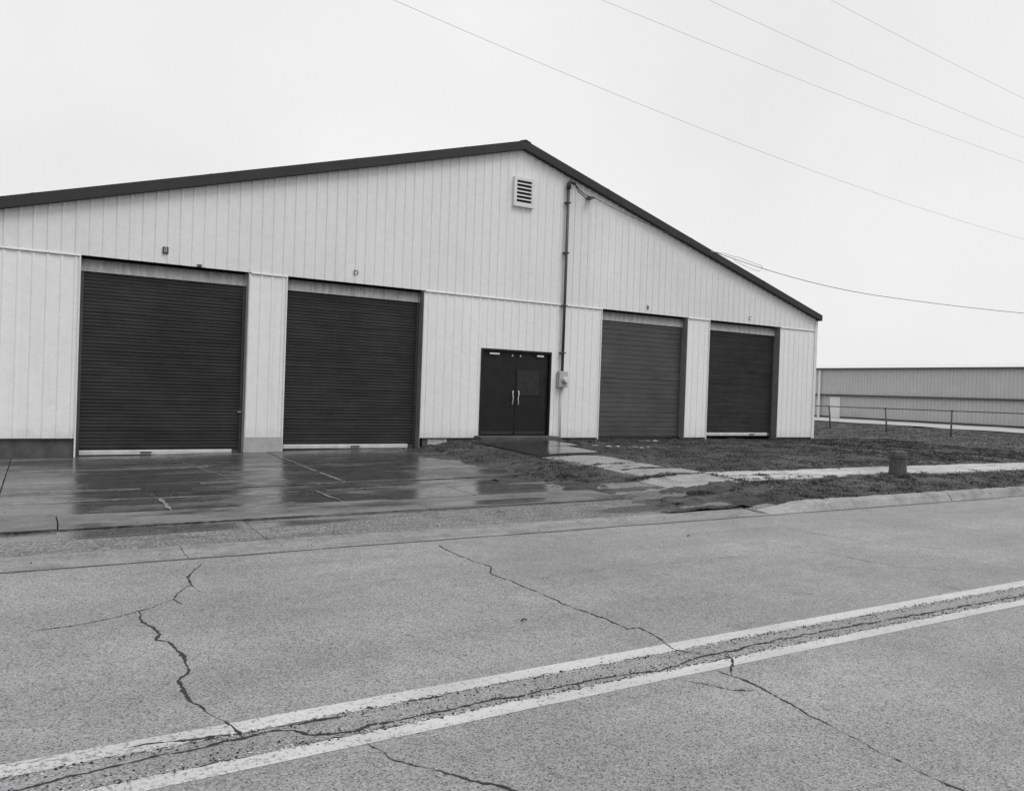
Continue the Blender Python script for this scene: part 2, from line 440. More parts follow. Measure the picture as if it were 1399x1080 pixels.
# two painted centre lines, the inner edge of each broken up along the seam
def stripe(ya, yb, ragged):
    b = MB(); n = 2600; x0, x1 = -9.0, 43.0
    for i in range(n + 1):
        x = x0 + (x1 - x0) * i / n
        ea = ya + 0.004 * fbm(x, ya, 1.5) ; eb = yb + 0.004 * fbm(x, yb, 1.5)
        w1 = 0.02 * fbm(x, 3.0, 6.0, ragged) + 0.03 * mnoise.noise(Vector((x * 22, 1.7, ragged))) + 0.034 * mnoise.noise(Vector((x * 48, 5.2, ragged)))
        w1 = abs(w1) * 1.25 - .012
        w1 *= max(.25, .9 + 1.5 * mnoise.noise(Vector((x * .9, 8.8, ragged))))
        if ragged < 0: ea += w1
        else: eb -= w1
        drift = 0.02 * math.sin(x * 0.35)
        b.v += [(x, ea + drift, -.0024), (x, eb + drift, -.0024)]
    b.f = [(2*i, 2*i+2, 2*i+3, 2*i+1) for i in range(n)]
    return b.build('centre_line', M['paint'], road, recalc=False)
stripe(3.675, 3.80, -1); stripe(3.315, 3.425, 1)

CR = {
 'a':[(1.25,7.24),(1.07,6.76),(1.05,6.51),(1.09,6.24)],
 'b':[(1.05,6.51),(.96,6.37),(.88,6.15),(.92,5.96)],
 'c':[(.88,6.15),(.71,5.96),(.55,5.86),(.31,5.75),(-.01,5.71)],
 'd':[(.63,5.91),(.62,5.76),(.63,5.57),(.67,5.49),(.69,5.33),(.65,5.22),(.71,5.16),(.74,4.98),(.76,4.86),(.75,4.71),(.74,4.57),(.67,4.47),(.68,4.3),(.68,4.16),(.72,4.08),(.74,3.96),(.79,3.84),(.81,3.75),(.83,3.62)],
 'e':[(3.52,7.22),(3.49,6.87),(3.5,6.39),(3.54,6.18),(3.41,5.95),(3.42,5.79),(3.44,5.58),(3.45,5.2),(3.44,4.75),(3.5,4.44),(3.48,4.18),(3.58,4.17),(3.56,3.97),(3.48,3.72),(3.52,3.63),(3.59,3.56)],
 'f':[(9.5,3.5),(7.27,3.5),(6.22,3.52),(5.49,3.54),(4.85,3.56),(4.38,3.56),(4.1,3.56),(3.75,3.53),(3.6,3.54),(3.5,3.53),(3.14,3.45),(2.97,3.5),(2.73,3.51),(2.44,3.51),(2.21,3.48),(2.08,3.51),(1.88,3.5),(1.68,3.5),(1.38,3.5),(1.3,3.47),(1.18,3.49),(1.1,3.52),(1.04,3.6),(.96,3.64),(.83,3.62),(.75,3.63),(.65,3.6),(.48,3.61),(.29,3.59),(.06,3.55),(-.09,3.53),(-.6,3.55)],
 'g':[(3.74,3.52),(3.68,3.41),(3.51,3.27),(3.47,3.21)],
 'h':[(3.44,3.32),(3.47,3.21),(3.48,3.01),(3.45,2.86),(3.4,2.63),(3.38,2.41),(3.35,2.14),(3.34,1.86),(3.33,1.68)],
 'i':[(3.12,3.33),(3.24,3.17),(3.3,3.05),(3.42,2.99)],
 'j':[(1.29,3.4),(1.31,3.29),(1.34,3.14),(1.41,3.03),(1.46,2.98),(1.52,2.88),(1.62,2.75),(1.74,2.56),(1.83,2.4)],
 'k':[(5.13,5.64),(5.63,5.65),(6.22,5.63)],
 'l':[(6.86,5.61),(7.17,5.41),(7.2,5.02),(7.27,4.74),(7.58,4.31)],
 'm':[(7.94,6.29),(8.12,6.02),(8.32,5.43),(8.73,4.97)],
 'o':[(.35,3.74),(.5,3.735),(.62,3.70),(.74,3.69),(.86,3.66)],
 'p':[(.86,3.66),(1.0,3.67),(1.12,3.655),(1.3,3.65)],
}
CW = {'a':.013,'b':.008,'c':.007,'d':.013,'e':.012,'f':.015,'g':.008,'h':.011,'i':.006,'j':.011,'k':.004,'l':.006,'m':.006,'o':.014,'p':.012}
def wobble(pts, step, amp):
    out = []
    for (a, b) in zip(pts[:-1], pts[1:]):
        d = math.dist(a, b); k = max(1, int(d / step))
        for i in range(k):
            t = i / k; x, y = a[0] + (b[0]-a[0])*t, a[1] + (b[1]-a[1])*t
            e = amp if i else amp * .4
            out.append((x + random.uniform(-e, e), y + random.uniform(-e, e)))
    out.append(pts[-1]); return out
def crack(pts, w, z, parent, zf=None, step=0.014, amp=0.007):
    P = wobble(wobble(pts, .07, .012), step, amp * .55); b = MB(); n = len(P); sd = random.uniform(0, 50)
    wd = []
    for i, p in enumerate(P):
        end = min(1.0, 0.25 + min(i, n-1-i) / 8)
        big = mnoise.noise(Vector((p[0]*4, p[1]*4, sd))); sm = mnoise.noise(Vector((p[0]*22, p[1]*22, sd + 9)))
        wd.append(w * end * max(0.14, 0.62 + 0.7 * big + 0.7 * sm) * random.uniform(.55, 1.3))
    for i, p in enumerate(P):                 # the width swells, pinches and closes
        q0, q1 = P[max(0, i-2)], P[min(n-1, i+2)]
        t = Vector((q1[0]-q0[0], q1[1]-q0[1])).normalized(); nrm = (-t.y, t.x)
        zz = z + (zf(*p) if zf else 0); a, c = wd[i]*random.uniform(.3,.8), wd[i]*random.uniform(.3,.8)
        b.v += [(p[0]+nrm[0]*a, p[1]+nrm[1]*a, zz), (p[0]-nrm[0]*c, p[1]-nrm[1]*c, zz)]
    b.f = [(2*i, 2*i+1, 2*i+3, 2*i+2) for i in range(n-1) if wd[i] > w * .06]
    return b.build('crack', M['crack'], parent, recalc=False)
for k, pts in CR.items(): crack(pts, CW[k] * 1.35, -0.0008, road)
for ya, z_ in ((3.672, 1), (3.432, 2)):      # paint breaking away along the inner edge of each line
    for q in range(26):
        x = -.9 + q * .36 + random.uniform(0, .15); l = random.uniform(.06, .3)
        crack([(x + l * i / 3, ya + .02 * math.sin((x + l * i / 3) * .35) + random.uniform(-.018, .018)) for i in range(4)], random.uniform(.006, .013), -0.0006, road)
# crumbled aggregate and paint flakes along the seam and the wide cracks
ch, fl, dk = MB(), MB(), MB()
def chip(b, x, y, z, s):
    a = random.uniform(0, 6.3)
    p = [(x + s*math.cos(a + k*2.09 + random.uniform(-.4,.4)), y + s*math.sin(a + k*2.09 + random.uniform(-.4,.4)), z) for k in range(3)]
    b.add(p + [(x, y, z + s*random.uniform(.3,.8))], [(0,1,3),(1,2,3),(2,0,3)])
for i in range(2400):
    x = random.uniform(-0.8, 7.5); yy = random.choice((3.455, 3.64)) + random.gauss(0, .02)
    if random.random() < .45: yy = 3.52 + random.gauss(0, .03)
    chip(random.choice((ch, ch, fl, dk, dk)), x, yy, -0.002, random.uniform(.002, .009))
for i in range(2600):                        # paint crumbs hugging the broken inner edges
    x = random.uniform(-.9, 7.5)
    if random.random() > .35 + .65 * max(0, .5 + mnoise.noise(Vector((x * .9, 8.8, 0)))): continue
    e = random.choice((3.668, 3.437)); d_ = .02 * math.sin(x * .35)
    chip(fl if random.random() < .62 else dk, x, e + d_ + random.gauss(0, .014), -.002, random.uniform(.003, .0105))
for k in ('a','d','e','h','j'):
    for p in wobble(CR[k], .06, .015):
        if random.random() < .5: chip(ch, p[0], p[1], -.002, random.uniform(.003, .007))
tag(ch.build('asphalt_crumbs', M['chips'], road), kind='stuff')
tag(dk.build('dark_crumbs', M['crack'], road), kind='stuff')
tag(fl.build('paint_flakes', M['paint'], road), kind='stuff')
# a pebble and a scrap lying on the road
for (x, y, s) in ((2.93, 4.62, .022), (6.4, 6.65, .02)):
    b = MB(); n = 9
    b.tube([(x-s, y, .006), (x-s*.3, y+s*.2, .012), (x+s, y-s*.1, .006)], s*.35, 6, s*.2)
    tag(b.build('dark_twig', M['black']), 'dark twig lying on the road %s' % ('beyond the double line' if y < 5 else 'near the gutter at right'), 'twig', 'twigs on the road')
# wet seam between asphalt and concrete
seam = MB(); n = 500
for i in range(n + 1):
    x = -9 + 45 * i / n; w = .012 + .028 * max(0, .5 + mnoise.noise(Vector((x*.9, 2, 0)))) + .01 * mnoise.noise(Vector((x*7, 4, 0)))
    y = 7.47 + .02 * mnoise.noise(Vector((x*.6, 9, 0)))
    seam.v += [(x, y - max(.004, w), .001), (x, y + max(.004, w) * .6, .001)]
seam.f = [(2*i, 2*i+2, 2*i+3, 2*i+1) for i in range(n)]
seam.build('edge_seam', M['seam'], road, recalc=False)

# ------------------------------------------------------------------ gutter pan, kerb
gutter = empty('gutter', (0, 7.7, 0)); tag(gutter, 'pale concrete gutter strip between the road and the driveway apron', 'gutter', kind='structure')
gxs = [-14, -11, -8, -5, -2, 1.18, 4.6, 8.7]
for a, b in zip(gxs[:-1], gxs[1:]):
    p = MB(); k = 40
    for i in range(k + 1):
        x = a + .004 + (b - a - .008) * i / k
        for (y, z) in ((7.465, -.05), (7.465, .004), (7.72, .0), (7.985, .018), (7.985, -.05)):
            p.v.append((x, y + .016 * fbm(x, y, 3) , z + .002 * fbm(x, y, 2)))
    p.f = [(i*5+j, (i+1)*5+j, (i+1)*5+j+1, i*5+j+1) for i in range(k) for j in range(4)] + [(0,1,2,3,4), tuple(k*5+j for j in (4,3,2,1,0))]
    p.build('slab', M['gutter'], gutter)
kerb = empty('kerb', (10, 7.7, 0)); tag(kerb, 'worn rolled concrete kerb along the grass strip at right', 'kerb', kind='structure')
kx = [8.7, 10.08, 13.1, 16.1, 19.1, 22.1, 25.1, 28.1, 31.1, 37, 43, 60]
for q, (a, b) in enumerate(zip(kx[:-1], kx[1:])):
    p = MB(); k = 60; prof = ((7.47, -.06), (7.48, .002), (7.515, .05), (7.545, .095), (7.585, .122), (7.65, .132), (7.74, .13), (7.74, -.06)); m_ = len(prof)
    for i in range(k + 1):
        x = a + (b - a) * i / k
        hgt = min(1.0, max(0.2, .2 + (x - 8.7) / 1.1))
        for (y, z) in prof:
            gp = .034 if (q == 0 and i == k) or (q == 1 and i == 0) else .012
            xo = x + (gp if i == 0 else (-gp if i == k else 0)) + ((y - 7.7) * .55 if (i == 0 and q == 1) or (i == k and q == 0) else 0)
            p.v.append((xo, y + .012 * fbm(x, y, 2.2), (z * hgt if z > 0 else z) + (.012 * fbm(x, y, 4) if z > .01 else 0)))
    p.f = [(i*m_+j, (i+1)*m_+j, (i+1)*m_+j+1, i*m_+j+1) for i in range(k) for j in range(m_-1)] + [tuple(range(m_)), tuple(k*m_+j for j in range(m_-1, -1, -1))]
    p.build('kerb_stone', M['kerb'], kerb, smooth=False)

# ------------------------------------------------------------------ concrete slabs
drive = empty('driveway', (2, 12, 0)); tag(drive, 'wet concrete driveway of slabs in front of the two left roller doors', 'driveway', kind='structure')
walk = empty('sidewalk', (10, 10, 0)); tag(walk, 'concrete sidewalk crossing the driveway and the lawn', 'sidewalk', kind='structure')
path = empty('entry_path', (9.7, 14, 0)); tag(path, 'short concrete path with a wet stoop leading to the black double door', 'path', kind='structure')
OWN = {'drive': drive, 'walk': walk, 'path': path}
for (x0, x1, y0, y1, mt, ow, dz, tilt) in SLABS:
    p = MB(); gap = .008
    worn = ow == 'path' or mt in ('path',)
    na, nb = max(2, int((x1-x0)/.22)), max(2, int((y1-y0)/.22))
    tx, ty = random.uniform(-tilt, tilt), random.uniform(-tilt, tilt)
    for j in range(nb + 1):
        for i in range(na + 1):
            x = x0 + gap + (x1-x0-2*gap)*i/na; y = y0 + gap + (y1-y0-2*gap)*j/nb
            h = H(x, y) + dz + tx*(x-(x0+x1)/2) + ty*(y-(y0+y1)/2) + .004*fbm(x, y, 1.3)
            edge = i in (0, na) or j in (0, nb)
            if edge:
                h -= .004
                e = .035 if worn else .006
                x += e * fbm(x*1.0, y, 2.7, 3) * (i in (0, na)); y += e * fbm(x, y, 2.7, 8) * (j in (0, nb))
            p.v.append((x, y, h))
    W = na + 1
    p.f = [(j*W+i, j*W+i+1, (j+1)*W+i+1, (j+1)*W+i) for j in range(nb) for i in range(na)]
    ring = [i for i in range(W)] + [j*W+na for j in range(1, nb+1)] + [nb*W+i for i in range(na-1, -1, -1)] + [j*W for j in range(nb-1, 0, -1)]
    base = len(p.v)
    p.v += [(p.v[q][0], p.v[q][1], p.v[q][2] - .09) for q in ring]
    n = len(ring)
    p.f += [(ring[q], base+q, base+(q+1) % n, ring[(q+1) % n]) for q in range(n)]
    p.build('slab', M[mt], OWN[ow], recalc=False)
# pale mortar in the joints
def joint(x0, y0, x1, y1, w, dz=.004):
    b = MB(); n = max(4, int(math.dist((x0,y0),(x1,y1))/.09))
    d = Vector((x1-x0, y1-y0)).normalized(); nr = (-d.y, d.x)
    for i in range(n + 1):
        x = x0+(x1-x0)*i/n; y = y0+(y1-y0)*i/n
        ww = w*max(.03, .55+.9*fbm(x, y, 2.3)+.3*random.uniform(-1, 1))
        o = .025*fbm(x, y, 1.7, 4)
        z = H(x, y) + dz + .004*fbm(x, y, 1.3)
        b.v += [(x+nr[0]*(ww+o), y+nr[1]*(ww+o), z-.003), (x+nr[0]*o, y+nr[1]*o, z+.003), (x-nr[0]*(ww-o), y-nr[1]*(ww-o), z-.003)]
    b.f = [(3*i+k, 3*i+3+k, 3*i+4+k, 3*i+1+k) for i in range(n) for k in (0, 1)]
    b.build('joint', M['joint'], drive, recalc=False)
joint(4.17, 16.0, 4.16, 11.9, .030); joint(1.38, 11.1, 1.39, 10.03, .036); joint(3.45, 11.1, 3.49, 10.0, .024)
joint(-8, 10.03, 3.4, 10.03, .028); joint(-8, 11.12, 3.2, 11.12, .022); joint(4.33, 9.98, 4.31, 9.3, .028)
joint(3.1, 11.9, 5.6, 11.9, .024); joint(2.1, 12.45, 3.4, 12.55, .014); joint(-6, 14.68, 2.6, 14.68, .012); joint(-3, 12.1, 1.25, 12.1, .03)
joint(3.6, 11.12, 5.3, 11.3, .012); joint(-0.4, 16.6, 3.6, 16.75, .02); joint(2.3, 15.6, 2.6, 13.2, .012)
for pts, w in (([(4.35,9.98),(5.1,10.0),(5.6,10.02)],.012), ([(4.9,9.96),(4.95,9.7),(5.15,9.5)],.016), ([(4.95,9.2),(5.1,8.8),(5.05,8.5),(5.2,8.2)],.014), ([(5.0,8.6),(4.5,8.5)],.008),
               ([(5.1,11.92),(5.7,11.95),(6.3,11.9),(6.9,12.0)],.016), ([(-3,9.12),(0.8,9.11),(1.9,9.12),(2.9,9.13)],.028), ([(2.9,9.13),(4.2,9.12)],.01),
               ([(-2,11.84),(1.2,11.85),(2.6,11.88),(3.6,11.89)],.02), ([(.7,7.99),(1.2,7.985),(2.6,7.99)],.008), ([(3.0,7.99),(4.4,7.99)],.006),
               ([(8.9,13.70),(9.6,13.69),(10.5,13.70)],.022), ([(9.0,11.9),(9.5,11.7),(9.9,11.75)],.03), ([(10.0,11.4),(10.4,11.5)],.025), ([(8.75,10.61),(9.4,10.62),(10.2,10.61)],.03),
               ([(7.51,7.99),(8.0,8.1),(8.4,8.02),(8.72,8.05)],.018), ([(12.0,9.9),(12.7,9.85),(13.4,9.92),(14.3,9.86)],.028), ([(10.6,9.95),(11.3,9.85),(12.0,9.9)],.03)):
    crack(pts, w * 1.25, 0.010, drive, H, .03, .012)

MUD = ((8.88, 11.2, .14, .5), (8.84, 12.6, .08, .7), (9.9, 11.45, .5, .06), (9.6, 10.6, .8, .06), (8.6, 10.55, .4, .10), (8.1, 9.8, .45, .10), (9.3, 9.35, .5, .16), (7.45, 13.5, .22, 1.2), (7.4, 15.6, .4, .6),
       (11.3, 9.75, .8, .12), (13.6, 9.6, 1.0, .09), (8.05, 8.7, .42, .16), (8.45, 8.62, .3, .1), (8.0, 8.05, .4, .07), (10.2, 16.6, .9, .12), (10.5, 15.3, .14, .6), (10.52, 12.3, .07, .5), (7.0, 11.4, .5, .16), (7.55, 10.3, .25, .5), (10.6, 13.7, .3, .2), (7.9, 7.99, .5, .06), (12.3, 10.55, .9, .07), (15.2, 9.6, .6, .12))
def mud_h(x, y):
    b = 0.0
    for (cx, cy, rx_, ry_) in MUD:
        d = ((x - cx) / rx_) ** 2 + ((y - cy) / ry_) ** 2
        if d < 6: b += math.exp(-d * .8)
    if b < .05: return -.03
    return -.016 + .034 * min(b, 1.0) + .024 * fbm(x, y, 3.1, 2) + .016 * fbm(x, y, 11, 4)
mu = MB(); mxs = axis([(6.6, 16.2, .055)]); mys = axis([(7.95, 16.72, .055)]); W = len(mxs)
hs = [[mud_h(x, y) for x in mxs] for y in mys]
mu.v = [(x, y, H(x, y) + hs[j][i]) for j, y in enumerate(mys) for i, x in enumerate(mxs)]
mu.f = [(j*W+i, j*W+i+1, (j+1)*W+i+1, (j+1)*W+i) for j in range(len(mys)-1) for i in range(W-1) if max(hs[j][i], hs[j][i+1], hs[j+1][i], hs[j+1][i+1]) > -.029]
mud = mu.build('mud', M['soil'], smooth=True, recalc=False)
tag(mud, 'dark wet mud spread over the slab edges around the entry path', 'mud', kind='stuff')
gr = MB(); gk = MB()
for i in range(2600):
    x = random.uniform(-6, 9.5); y = random.choice((random.uniform(7.5, 9.1), random.gauss(8.0, .06), random.gauss(8.7, .3), random.uniform(8, 12)))
    if not 7.5 < y < 12: continue
    chip(gr if random.random() < .6 else gk, x, y, (H(x, y) if y > 7.99 else .004) + .001, random.uniform(.004, .013))
tag(gr.build('loose_grit', M['joint'], drive), kind='stuff'); tag(gk.build('loose_grit', M['crack'], drive), kind='stuff')

# ------------------------------------------------------------------ warehouse
wh = empty('warehouse', (10.27, YF, 0.4))
tag(wh, 'wide gabled pale metal warehouse with four dark overhead doors', 'warehouse')
X_L, X_R, X_A = -1.30, 21.72, 10.27
Z_A, S_L, S_R = 7.83, 0.2825, 0.3017
def rake(x): return Z_A - (X_A - x) * S_L if x < X_A else Z_A - (x - X_A) * S_R
PITCH_R, X_PH = 0.2286, 1.45
Z_HEAD, Z_BASE = 3.86, 0.39

def panel(x0, x1, zb, zt, mat, name='siding_panel', y=YF, depth=.019):
    if name == 'siding_panel': depth = random.uniform(.014, .019)
    xsamp = [(x0, 0.0), (x1, 0.0)]
    k0 = math.floor((x0 - X_PH) / PITCH_R) - 1
    for k in range(k0, k0 + int((x1 - x0) / PITCH_R) + 4):
        c = X_PH + k * PITCH_R
        for dx, d in ((-.033, 0), (-.012, depth), (.012, depth), (.033, 0)):
            if x0 + .002 < c + dx < x1 - .002: xsamp.append((c + dx, d))
    if x0 < X_A < x1: xsamp.append((X_A, 0))
    xsamp.sort(); b = MB(); jit = random.uniform(-.002, .002)
    for (x, d) in xsamp:
        b.v += [(x, y - d + jit, zb(x) if callable(zb) else zb), (x, y - d + jit, zt(x) if callable(zt) else zt)]
    b.f = [(2*i, 2*i+2, 2*i+3, 2*i+1) for i in range(len(xsamp) - 1)]
    o = b.build(name, mat, wh, recalc=False)
    return o
# sheets of four ribs each, 0.914 m wide
cuts = [X_PH + .9144 * k + .06 for k in range(-4, 24)]
def sheets(a, b, zb, zt, mat):
    e = [a] + [c for c in cuts if a + .03 < c < b - .03] + [b]
    for p, q in zip(e[:-1], e[1:]): panel(p, q, zb, zt, mat)
sheets(X_L, X_R, Z_HEAD, lambda x: rake(x) - .10, M['siding'])
D1, D2, D4, D3, DD = (0.62, 3.70), (4.51, 7.69), (12.95, 16.03), (16.93, 19.95), (9.29, 11.36)
Z_LT = Z_HEAD - .035
for a, b in ((X_L, D1[0]), (D1[1], D2[0]), (D2[1], DD[0]), (DD[1], D4[0]), (D4[1], D3[0]), (D3[1], X_R)):
    sheets(a, b, Z_BASE, Z_LT, M['siding_low'])
sheets(DD[0], DD[1], 2.60, Z_LT, M['siding_low'])
# flashing along the girt between the openings
for a, b in ((X_L, D1[0]), (D1[1] + .05, D2[0]), (D2[1] + .05, D4[0]), (D4[1] + .05, D3[0]), (D3[1] + .05, X_R - .08)):
    f = MB(); f.prism([(YF - .004, Z_HEAD + .012), (YF - .034, Z_HEAD - .006), (YF - .034, Z_HEAD - .026), (YF + .02, Z_HEAD - .030)], 'x', a, b)
    f.build('flashing', M['trim_light'], wh)
# rake fascia and roof
f = MB(); FT = .21
f.prism([(X_L - .12, rake(X_L - .12)), (X_A, Z_A), (X_A, Z_A - FT), (X_L - .12, rake(X_L - .12) - FT)], 'y', YF - .16, YF + .06); f.build('rake_trim', M['fascia'], wh)
f = MB(); f.prism([(X_A, Z_A), (X_R + .06, rake(X_R + .06)), (X_R + .06, rake(X_R + .06) - FT * .85), (X_A, Z_A - FT)], 'y', YF - .158, YF + .06); f.build('rake_trim', M['fascia'], wh)
for xl in (-.2, 2.85, 5.9, 8.6, 12.9, 15.95, 19.0):
    f = MB(); f.prism([(xl - .03, rake(xl - .03) + .003), (xl + .03, rake(xl + .03) + .003), (xl + .03, rake(xl + .03) - FT * .86), (xl - .03, rake(xl - .03) - FT * .86)], 'y', YF - .164, YF - .10); f.build('trim_lap', M['fascia'], wh)
f = MB(); f.prism([(X_A - .16, rake(X_A - .16) + .012), (X_A, Z_A + .02), (X_A + .16, rake(X_A + .16) + .012), (X_A, Z_A - .02)], 'y', YF - .17, YF + 30); f.build('ridge_cap', M['fascia'], wh)
for a, b in ((X_L - .12, X_A), (X_A, X_R + .06)):
    f = MB(); f.prism([(a, rake(a) - .01), (b, rake(b) - .01), (b, rake(b) - .06), (a, rake(a) - .06)], 'y', YF + .062, YF + 30); f.build('roof', M['roof'], wh)
f = MB(); f.box(X_R - .04, X_R - .005, YF + .04, YF + 30, .25, 4.15); f.build('side_wall', M['siding'], wh)
f = MB(); f.box(X_L + .005, X_L + .04, YF + .04, YF + 30, .0, 4.3); f.build('side_wall', M['siding'], wh)
f = MB(); f.prism([(X_L + .05, 0), (X_R - .05, 0), (X_R - .05, 4.2), (X_A, 7.6), (X_L + .05, 4.3)], 'y', YF + 29.9, YF + 29.95); f.build('back_wall', M['siding'], wh)
f = MB(); f.box(X_R - .11, X_R + .01, YF - .028, YF + .04, Z_BASE - .02, 4.18); f.build('corner_trim', M['trim_light'], wh)
# foundation strips under the sheets
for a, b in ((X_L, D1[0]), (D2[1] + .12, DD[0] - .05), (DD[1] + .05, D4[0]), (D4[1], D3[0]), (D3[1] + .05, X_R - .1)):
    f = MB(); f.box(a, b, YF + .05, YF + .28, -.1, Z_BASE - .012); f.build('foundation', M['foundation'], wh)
f = MB(); n = 14
pts = [(7.95 + .5 * i / n, .22 + .03 * fbm(i * .3, 1, 1)) for i in range(n + 1)] + [(8.45 - .5 * i / n, .355 + .015 * fbm(i * .5, 7, 1)) for i in range(n + 1)]
f.prism(pts, 'y', YF + .043, YF + .052); f.build('mortar_patch', M['patch'], wh)
f = MB(); f.box(D1[1] + .01, D2[0] - .01, YF - .03, YF + .25, -.1, Z_BASE + .03); f.build('plinth', M['plinth'], wh, bevel=.012)
tag(wh.children[-1], 'bare concrete plinth under the pier between the two left doors')

def opening(x0, x1, jm):
    """reveal of an overhead door: jambs, soffit, ribbed header sheet"""
    z0 = -.05
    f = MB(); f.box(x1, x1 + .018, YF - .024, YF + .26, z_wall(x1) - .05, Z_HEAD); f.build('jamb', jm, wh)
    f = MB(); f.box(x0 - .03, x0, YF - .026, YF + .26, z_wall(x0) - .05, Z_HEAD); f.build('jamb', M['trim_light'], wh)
    f = MB(); f.box(x0 - .04, x1 + .04, YF + .004, YF + .3, Z_HEAD + .003, Z_HEAD + .03); f.build('soffit', M['fascia'], wh)
    panel(x0, x1, Z_HEAD - .275, Z_HEAD - .04, M['header'], 'header_panel', YF + .18, .012)
    f = MB(); f.box(x0 + .001, x1 - .001, YF + .27, YF + .29, Z_HEAD - .2, Z_HEAD + .002); f.build('shade_plate', M['vent_dark'], wh)  # dark plate added so the gap above the header sheet looks shaded

def roll_door(x0, x1, zb, label, lean, ragged=False):
    """corrugated roller curtain with bottom bar, guides and a lock lug"""
    top = Z_HEAD - .25; y = YF + .21; b = MB(); sl = .0675
    n = int((top - zb - .085) / sl); cols = 10
    rows = [(0.0, .000), (.012, -.0065), (.034, -.009), (.055, -.0065), (.0645, .000)]
    pr = []
    for k in range(n):
        jy = random.uniform(-.003, .003)
        for dz, dy in rows: pr.append((top - k * sl - dz, y + dy + jy))
    pr.append((zb + .08, y))
    for (z, yy) in pr:
        for i in range(cols + 1):
            x = x0 + .05 + (x1 - x0 - .1) * i / cols
            b.v.append((x, yy + .008 * mnoise.noise(Vector((x * 1.3, z * 1.1, x0))), z))
    W = cols + 1
    b.f = [(r_*W+i, (r_+1)*W+i, (r_+1)*W+i+1, r_*W+i+1) for r_ in range(len(pr)-1) for i in range(cols)]
    d = b.build('roller_door', M['curtain'], wh, smooth=False, recalc=True)
    tag(d, label)
    for xa, xb in ((x0 + .001, x0 + .06), (x1 - .06, x1 - .001)):
        f = MB(); f.box(xa, xb, y - .014, y + .03, zb - .02, top + .02); f.build('guide', M['conduit'], d)
    f = MB(); f.prism([(y - .045, zb + .005), (y - .045, zb + .075), (y - .03, zb + .09), (y + .02, zb + .09), (y + .02, zb + .005)], 'x', x0 + .065, x1 - .2)
    f.build('bottom_bar', M['bar'], d)
    f = MB(); f.box(x0 + .065, x1 - .065, y - .03, y + .03, zb - .03, zb + .004); f.build('rubber_seal', M['black'], d)
    f = MB(); f.box(x1 - .195, x1 - .075, y - .05, y + .02, zb, zb + .08); f.build('lock_lug', M['conduit'], d)
    if x0 < 1: f = MB(); f.box(x1 - .10, x1 - .03, y - .045, y - .016, zb + .865, zb + .89); f.build('slide_latch', M['box'], d)
    xm = (x0 + x1) / 2 + lean
    f = MB(); f.box(xm - .1, xm + .1, y - .075, y - .046, zb + .035, zb + .06); f.build('lift_handle', M['conduit'], d)
    return d
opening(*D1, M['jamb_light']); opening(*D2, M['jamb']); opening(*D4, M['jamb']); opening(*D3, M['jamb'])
roll_door(*D1, .055, 'leftmost dark corrugated roller door with pale bottom bar', -.3)
roll_door(*D2, .145, 'dark corrugated roller door left of the black double door', .1)
roll_door(*D3, .43, 'rightmost dark corrugated roller door near the building corner', .6)
# the lighter sectional door: twenty-four shallow ribs
sd = MB(); top = Z_HEAD - .25; zb = .405; n = 24; hh = (top - zb) / n; y = YF + .205
sd.box(D4[0] + .001, D4[1] - .001, y + .04, y + .07, zb - .02, top + .02)
dr = sd.build('sectional_door', M['fascia'], wh); tag(dr, 'dark grey sectional door of plain horizontal boards, streaked')
sec = MB(); sec.prism([(y + .008, .002), (y - .002, .005), (y - .005, .012), (y - .005, hh - .013), (y - .002, hh - .005), (y + .008, hh - .001), (y + .038, hh - .001), (y + .038, .002)], 'x', D4[0] + .02, D4[1] - .02)
first = None
for k in range(n):
    if first is None:
        o = sec.build('section', M['section'], dr); first = o
    else:
        o = first.copy(); COL.objects.link(o); o.parent = dr
    o.location = Vector((0, random.uniform(-.004, .004), zb + k * hh))
f = MB(); f.box(D4[0] + .02, D4[1] - .02, y - .02, y + .05, zb - .05, zb - .002); f.build('rubber_seal', M['black'], dr)

